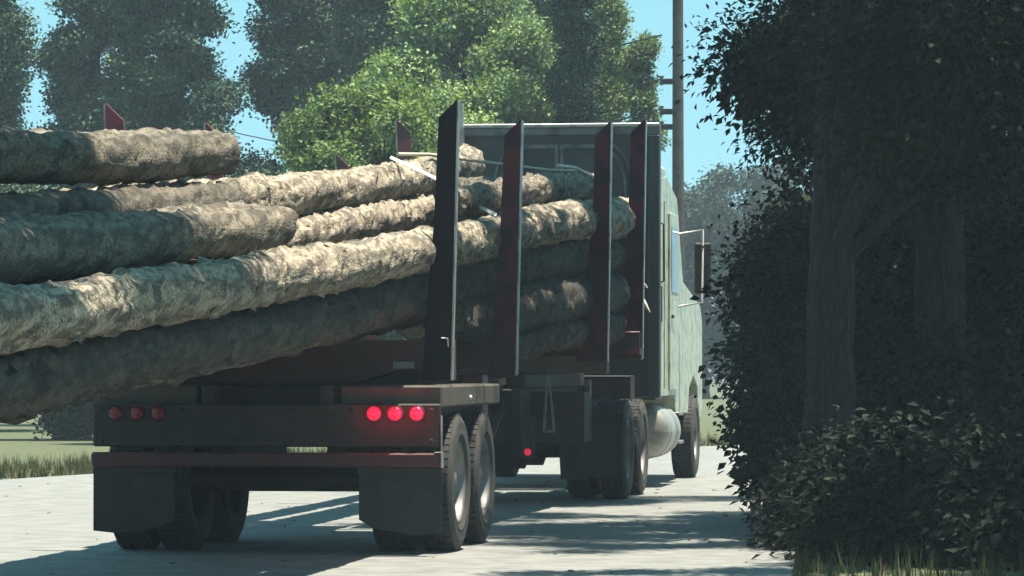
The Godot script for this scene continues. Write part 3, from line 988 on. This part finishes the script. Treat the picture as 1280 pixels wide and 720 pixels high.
	tag(get_node("wood_splinter_002"), "lowest pale splinter hanging against the front right stake", "splinter", "torn splinters by the front stake")

# ------------------------------------------------------------------ setting
func build_ground() -> void:
	var st := begin()
	st.set_smooth_group(-1)
	quad(st, Vector3(-700, -.03, 300), Vector3(-700, -.03, -1200), Vector3(900, -.03, -1200), Vector3(900, -.03, 300))
	structure("ground", done(st), M.verge)
	# road ribbon: straight at the camera, bending right under the truck and away behind the inner trees
	var ce := [Vector2(-3.7, 40)]
	var head := 0.0
	var p := Vector2(-3.7, 40)
	while ce.size() < 140:
		var d := -p.y
		if d > 14 and d < 120: head += deg_to_rad(0.42 if d < 34 else 0.9)
		p += Vector2(sin(head), -cos(head))
		ce.append(p)
		if head > deg_to_rad(75): break
	for i in 60:
		p += Vector2(sin(head), -cos(head)) * 2.0
		ce.append(p)
	var rd := begin()
	rd.set_smooth_group(0)
	var L := []
	for i in ce.size():
		var t: Vector2 = (ce[mini(i + 1, ce.size() - 1)] - ce[maxi(i - 1, 0)]).normalized()
		var n := Vector2(-t.y, t.x)
		L.append([ce[i] - n * 6.3, ce[i] + n * 5.1, n, ce[i]])
	for i in ce.size() - 1:
		var a = L[i]
		var b = L[i + 1]
		quad(rd, Vector3(a[0].x, 0, a[0].y), Vector3(b[0].x, 0, b[0].y), Vector3(b[1].x, 0, b[1].y), Vector3(a[1].x, 0, a[1].y))
	structure("road", done(rd), M.road)
	M.road_edge = L
	var r := RandomNumberGenerator.new()
	r.seed = 9
	# bark chips and grit fallen from the loads
	var chip := begin()
	chip.set_smooth_group(-1)
	box(chip, Vector3(-.03, 0, -.012), Vector3(.03, .009, .012), .003)
	var mm := MultiMesh.new()
	mm.transform_format = MultiMesh.TRANSFORM_3D
	mm.use_colors = true
	mm.mesh = done(chip)
	mm.instance_count = 160
	for i in 160:
		var q := Vector3(r.randf_range(-6.5, 2.6), .002, r.randf_range(-22, -46))
		if r.randf() < .5: q.x = lerpf(q.x, 1.6, r.randf())
		mm.set_instance_transform(i, Transform3D(Basis.from_euler(Vector3(r.randf_range(-.2, .2), r.randf() * TAU, r.randf_range(-.2, .2))).scaled(Vector3.ONE * r.randf_range(.25, .9)), q))
		var w := r.randf_range(.4, 1.3)
		mm.set_instance_color(i, Color(.14 * w, .105 * w, .07 * w))
	var o := MultiMeshInstance3D.new()
	o.name = "bark_chips"
	o.multimesh = mm
	o.material_override = M.sawn
	add_child(o, true)
	tag(o, "bark chips and grit scattered over the asphalt behind the truck", "bark chips", "", "stuff")

func build_pole() -> void:
	var at := Vector3(3.03, 0, -70)
	var t := thing("utility_pole", "weather-worn wooden utility pole carrying wires, beside the truck's cab", "utility pole", at)
	var st := begin()
	tube(st, [Vector3(0, -.05, 0), Vector3(0, 4, 0), Vector3(0, 11, 0)], [.12, .11, .09], 16)
	part("pole", done(st), M.pole, t)
	part("crossarm", box_mesh(Vector3(-.95, 9.2, -.19), Vector3(.95, 9.32, -.1), .01), M.pole, t)
	for b in [[6.55, .1], [6.0, .12], [5.72, .1]]:
		part("bracket", box_mesh(Vector3(-.3, b[0] - .05, -.06), Vector3(-.1, b[0] + .05, .06), .01), M.black, t)
		var ins := begin()
		tube(ins, [Vector3(-.3, b[0] - .07, 0), Vector3(-.3, b[0], 0), Vector3(-.3, b[0] + .03, 0), Vector3(-.3, b[0] + .1, 0)], [.03, .05, .03, .045], 10)
		part("insulator", done(ins), M.porcelain, t)
	var spans := [
		["highest thin wire crossing the blue sky to the pole", Vector3(-.3, 7.4, 0), Vector3(-12, 9.5, -40), .5],
		["wire reaching the pole level with the treetop", Vector3(-.3, 6.6, 0), Vector3(-12, 7.6, -42), .5],
		["thick wire sagging from the pole into the trees", Vector3(-.3, 6.05, 0), Vector3(-13, 8.6, -36), 1.0],
		["lowest wire running level from the pole behind the trees", Vector3(-.3, 5.73, 0), Vector3(-12, 6.6, -46), .4],
	]
	for s in spans:
		var w := begin()
		var pts := []
		var rad := []
		for i in 17:
			var k := i / 16.0
			var q: Vector3 = s[1].lerp(s[2], k)
			q.y -= s[3] * 4.0 * k * (1 - k)
			pts.append(q + at)
			rad.append(.015)
		tube(w, pts, rad, 5)
		var o := part(numbered("overhead_wire"), done(w), M.wire, self)
		tag(o, s[0], "wire", "wires on the utility pole")

func at_depth(d: float, x: float) -> Vector3:
	return Vector3(x, 0, -d)

func build_trees() -> void:
	var broad := [sprig(16, .085, .22, .4, 1), sprig(16, .078, .22, .36, 2)]
	var fine := [sprig(16, .066, .2, .36, 3), sprig(16, .06, .22, .32, 4)]
	var needle := [sprig(22, .17, .26, .07, 5), sprig(22, .15, .24, .09, 6)]
	var near := [sprig(20, .05, .2, .4, 7), sprig(16, .08, .26, .34, 8), sprig(10, .11, .28, .3, 9), sprig(22, .06, .3, .22, 10)]
	var lm := leaf_material("green_leaves", .75)
	var dm := leaf_material("dark_leaves", .15)
	var bg := "trees across the bend behind the truck"
	# the bright bush at the left of the load
	tree("bush_tree", "bright yellow-green bushy tree just above the pale logs", "tree", at_depth(60, -2.15), 4.3, .11, ellipsoid(Vector3(-.1, 3.9, 0), Vector3(1.3, 1.95, 1.2), 60, .34, 11), 120, fine, lm, Color(.145, .215, .085), .35, 12, bg)
	# broad tree in the middle
	tree("broadleaf_tree", "broad mid-green leafy tree behind the middle of the cab rack", "tree", at_depth(76, -.85), 6.6, .2, ellipsoid(Vector3(-.15, 6.3, 0), Vector3(1.7, 3.2, 1.7), 64, .5, 13), 150, broad, lm, Color(.21, .3, .14), .42, 14, bg)
	# taller tree behind it
	tree("broadleaf_tree", "taller darker leafy tree rising out of the photo behind the broad one", "tree", at_depth(92, -1.3), 11, .28, ellipsoid(Vector3(-.2, 9.3, 0), Vector3(3.1, 4.6, 2.6), 120, .75, 15), 110, broad, lm, Color(.16, .24, .12), .4, 16, bg)
	# dark columnar tree
	tree("columnar_tree", "dark narrow columnar tree right of the broad mid-green one", "tree", at_depth(74, 1.15), 11, .16, tiers(2.2, 12.5, .3, .2, 80, .27, 17), 110, fine, dm, Color(.03, .062, .04), .3, 18, bg)
	# right-hand trees against the sky
	tree("broadleaf_tree", "yellow-green tree against the sky at the right end of the tree row", "tree", at_depth(79, 1.95), 8.0, .14, tiers(2.2, 8.9, 1.0, .1, 70, .38, 19), 90, fine, lm, Color(.19, .255, .12), .4, 20, bg)
	tree("slender_tree", "slender feathery tree with open twigs against the sky beside the wires", "tree", at_depth(77, 2.6), 7.4, .09, tiers(2.6, 7.9, .62, .1, 40, .2, 21), 50, fine, lm, Color(.15, .205, .11), .35, 22, bg)
	tree("slender_tree", "low leafy tree just over the right corner of the cab rack", "tree", at_depth(74, 2.1), 4.2, .1, ellipsoid(Vector3(0, 3.9, 0), Vector3(.75, 1.5, .8), 30, .36, 23), 90, fine, lm, Color(.18, .25, .1), .35, 24, bg)
	# dark evergreens to the left
	var ev := [
		[86, -3.05, 12.5, 1.2, "dark evergreen standing behind the bright bushy tree"],
		[95, -2.2, 15.0, 1.3, "dark evergreen behind the taller darker leafy tree"],
		[88, -5.0, 14.0, 1.7, "broad dark evergreen left of the bright bushy tree"],
		[84, -7.4, 13.0, 1.7, "dark evergreen above the rear end of the load"],
		[90, -9.6, 14.5, 1.9, "tall dark evergreen over the rear left corner of the load"],
		[82, -11.4, 12.0, 1.7, "dark evergreen at the far left edge of the wood"],
	]
	for e in ev:
		tree("evergreen_tree", e[4], "tree", at_depth(e[0], e[1]), e[2] * .95, .24, tiers(1.2, e[2], e[3], .3, 90, .62, int(e[0] * 7)), 120, broad, dm, Color(.06, .105, .06), .5, int(e[0]), "dark evergreens left of the road")
	for e in [[70, -4.3, "leafy shrub under the evergreens behind the load, nearest the bright bush"], [68, -6.3, "leafy shrub under the evergreens in the middle of the shrub row"], [72, -8.4, "leafy shrub under the evergreens at the far end of the shrub row"]]:
		tree("shrub", e[2], "shrub", at_depth(e[0], e[1]), 1.6, .07, ellipsoid(Vector3(0, 1.7, 0), Vector3(1.3, 1.5, 1.1), 36, .42, int(e[0])), 90, broad, dm, Color(.024, .045, .018), .35, int(e[0]) + 3, "shrubs along the left verge")
	# distant trees beyond the cab
	for e in [[165, 8.2, 9.6, "distant round tree beyond the cab, nearest the utility pole"], [170, 12.5, 10.5, "distant round tree beyond the cab, second from the pole"], [160, 16.5, 9.5, "distant round tree beyond the cab, third from the pole"], [172, 3.0, 9.0, "distant round tree hidden behind the cab rack"]]:
		tree("distant_tree", e[3], "tree", at_depth(e[0], e[1]), e[2] * .7, .25, ellipsoid(Vector3(0, e[2] * .55, 0), Vector3(2.9, e[2] * .45, 2.6), 60, .95, int(e[0])), 60, [sprig(14, .2, .5, .34, 9)], dm, Color(.03, .05, .026), .3, int(e[0]) + 1, "distant trees beyond the cab")
	# big trees on the inside of the bend: trunks in view, crowns above the frame, their leaves shade the road
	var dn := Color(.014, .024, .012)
	var ca := ellipsoid(Vector3(.9, 8.2, -.6), Vector3(3.5, 2.4, 4.8), 84, .3, 31)
	ca.append_array(ellipsoid(Vector3(.75, 3.7, .3), Vector3(1.0, .9, 1.2), 30, .36, 32))
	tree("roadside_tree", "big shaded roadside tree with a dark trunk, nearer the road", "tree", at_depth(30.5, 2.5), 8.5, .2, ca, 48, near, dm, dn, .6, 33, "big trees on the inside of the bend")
	var cb := ellipsoid(Vector3(0.2, 8.5, 0), Vector3(3.2, 3.2, 3.6), 50, .45, 34)
	cb.append_array(ellipsoid(Vector3(-.2, 3.9, .2), Vector3(1.4, .8, 1.2), 30, .4, 35))
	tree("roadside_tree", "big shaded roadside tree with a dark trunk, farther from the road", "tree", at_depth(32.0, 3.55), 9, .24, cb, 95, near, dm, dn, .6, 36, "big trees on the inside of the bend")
	var cc := ellipsoid(Vector3(-1.0, 7.6, 0), Vector3(3.9, 2.0, 3.6), 60, .28, 37)
	tree("roadside_tree", "roadside tree out of view whose crown shades the near road", "tree", at_depth(23.5, 5.2), 8, .24, cc, 70, near, dm, dn, .6, 38, "big trees on the inside of the bend")
	var ce := ellipsoid(Vector3(-3.1, 8.0, 1.0), Vector3(1.05, .7, 1.7), 60, .42, 71)  # leaf clump added above the view to shade the front logs
	ce.append_array(ellipsoid(Vector3(1.4, 8.8, 0), Vector3(2.4, 2.0, 2.6), 26, .45, 72))
	tree("roadside_tree", "tree added at the back of the thicket, its limb shading the front logs", "tree", at_depth(39.5, 4.7), 9, .2, ce, 90, near, dm, dn, .6, 73, "big trees on the inside of the bend")
	# unseen tree added left of the road to shade the overhanging rear of the load
	var cd := ellipsoid(Vector3(7.3, 8.6, 2.2), Vector3(3.0, 1.6, 4.4), 95, .65, 39)
	tree("roadside_tree", "unseen spreading tree added left of the road whose crown shades the load's rear end", "tree", at_depth(21.5, -9.6), 8.6, .3, cd, 95, near, dm, dn, .6, 40)
	# thicket between and behind the trunks
	var th := [[33.5, 2.75, 2.9], [34.5, 3.9, 3.3], [36, 5.0, 3.4], [33, 4.6, 3.0], [38.5, 4.4, 3.4], [32.2, 3.1, 1.5], [31.4, 4.1, 1.6], [42, 6.0, 4.0]]
	var low := [
		[27.2, 2.75, "low dark shrub at the very edge of the road, nearest the camera"],
		[26.6, 3.5, "low dark shrub in the bottom right corner, right of the edge shrub"],
		[28.6, 2.55, "low dark shrub in front of the nearer trunk's roots"],
		[28.2, 3.45, "low dark shrub before the farther trunk, behind the corner shrub"],
		[27.6, 4.3, "low dark shrub at the far right, below the farther trunk"],
	]
	for i in low.size():
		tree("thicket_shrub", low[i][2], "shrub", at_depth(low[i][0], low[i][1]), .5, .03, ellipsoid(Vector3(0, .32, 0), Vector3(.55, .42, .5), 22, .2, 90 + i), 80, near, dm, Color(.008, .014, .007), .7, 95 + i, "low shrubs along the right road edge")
	var where := ["at the road's edge behind the nearer trunk", "between the two big trunks", "deep behind the farther trunk", "against the farther trunk", "at the back of the thicket by the road", "low in front of the nearer trunk", "low in front of the farther trunk", "tallest at the very back of the thicket"]
	for i in th.size():
		var e = th[i]
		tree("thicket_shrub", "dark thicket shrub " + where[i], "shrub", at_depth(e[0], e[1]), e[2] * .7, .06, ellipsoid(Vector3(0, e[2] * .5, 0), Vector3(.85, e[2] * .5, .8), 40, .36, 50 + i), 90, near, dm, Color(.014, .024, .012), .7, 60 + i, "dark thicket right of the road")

func build_verge_grass() -> void:
	# uncountable grass along the right road edge and the far left verge
	var blade := begin()
	blade.set_smooth_group(-1)
	var r := RandomNumberGenerator.new()
	r.seed = 5
	for i in 9:
		var a := r.randf() * TAU
		var b := Vector3(cos(a), 0, sin(a)) * r.randf() * .06
		var tip := b + Vector3(cos(a) * .07, r.randf_range(.12, .3), sin(a) * .07)
		var s := Vector3(-sin(a), 0, cos(a)) * .008
		var tone := r.randf_range(.7, 1.3)
		blade.set_color(Color(tone, tone, tone))
		tri(blade, b - s, b + s, tip)
	var mesh := done(blade)
	var mm := MultiMesh.new()
	mm.transform_format = MultiMesh.TRANSFORM_3D
	mm.use_colors = true
	mm.mesh = mesh
	var xs := []
	var L: Array = M.road_edge
	for i in L.size() - 1:
		var e = L[i]
		if e[3].y > -14 or e[3].y < -75: continue
		for s in [0, 1]:
			for k in (50 if s == 1 else 120):
				var out := pow(r.randf(), 1.4) * 3.2 + .02
				var q: Vector2 = e[s].lerp(L[i + 1][s], r.randf()) + e[2] * out * (1.0 if s == 1 else -1.0)
				xs.append(Vector3(q.x, -.03, q.y))
	mm.instance_count = xs.size()
	for i in xs.size():
		mm.set_instance_transform(i, Transform3D(Basis.from_euler(Vector3(0, r.randf() * TAU, 0)).scaled(Vector3(1.2, 1, 1.2) * pow(r.randf(), 1.6) * .7 + Vector3.ONE * .15), xs[i]))
		var w := r.randf_range(.7, 1.3)
		var dry := r.randf()
		mm.set_instance_color(i, Color(.05 * w, .065 * w, .022 * w) if dry < .7 else Color(.13 * w, .11 * w, .05 * w))
	var o := MultiMeshInstance3D.new()
	o.name = "verge_grass"
	o.multimesh = mm
	o.material_override = leaf_material("grass_blades", .3)
	add_child(o, true)
	tag(o, "rough green grass growing along both road edges", "grass", "", "stuff")

func _ready() -> void:
	rng.seed = 77
	# camera
	var cam := Camera3D.new()
	cam.name = "camera"
	cam.fov = 8.58
	cam.near = 0.1
	cam.far = 3000
	cam.position = Vector3(0, 1.35, 0)
	cam.rotation_degrees = Vector3(1.17, 0, 0)
	cam.current = true
	add_child(cam)
	# sky, air, exposure
	var env := Environment.new()
	env.background_mode = Environment.BG_SKY
	var sm := ProceduralSkyMaterial.new()
	sm.sky_top_color = lin(.09, .235, .3)
	sm.sky_horizon_color = lin(.14, .295, .34)
	sm.sky_curve = 0.14
	sm.ground_bottom_color = lin(.04, .05, .04)
	sm.ground_horizon_color = lin(.10, .14, .14)
	sm.sun_angle_max = 20.0
	sm.sun_curve = 0.1
	var sky := Sky.new()
	sky.sky_material = sm
	env.sky = sky
	env.tonemap_mode = Environment.TONE_MAPPER_LINEAR
	env.tonemap_exposure = 2.9
	env.sdfgi_enabled = true
	env.ssao_enabled = true
	env.ssil_enabled = true
	env.fog_enabled = true
	env.fog_density = 0.00075
	env.fog_light_color = lin(.66, .84, 1.0)
	var we := WorldEnvironment.new()
	we.name = "world_environment"
	we.environment = env
	add_child(we)
	# sun: high, from the right
	var sun := DirectionalLight3D.new()
	sun.name = "sun"
	sun.light_energy = 1.6
	sun.light_color = Color(1.0, .96, .88)
	sun.light_angular_distance = 0.5
	sun.shadow_enabled = true
	add_child(sun)
	var towards := Vector3(.16, .95, .03)
	sun.look_at_from_position(Vector3.ZERO, -towards, Vector3.FORWARD)
	make_materials()
	build_ground()
	make_wheel_meshes()
	build_trailer()
	build_truck()
	build_load()
	build_trees()
	build_pole()
	build_verge_grass()
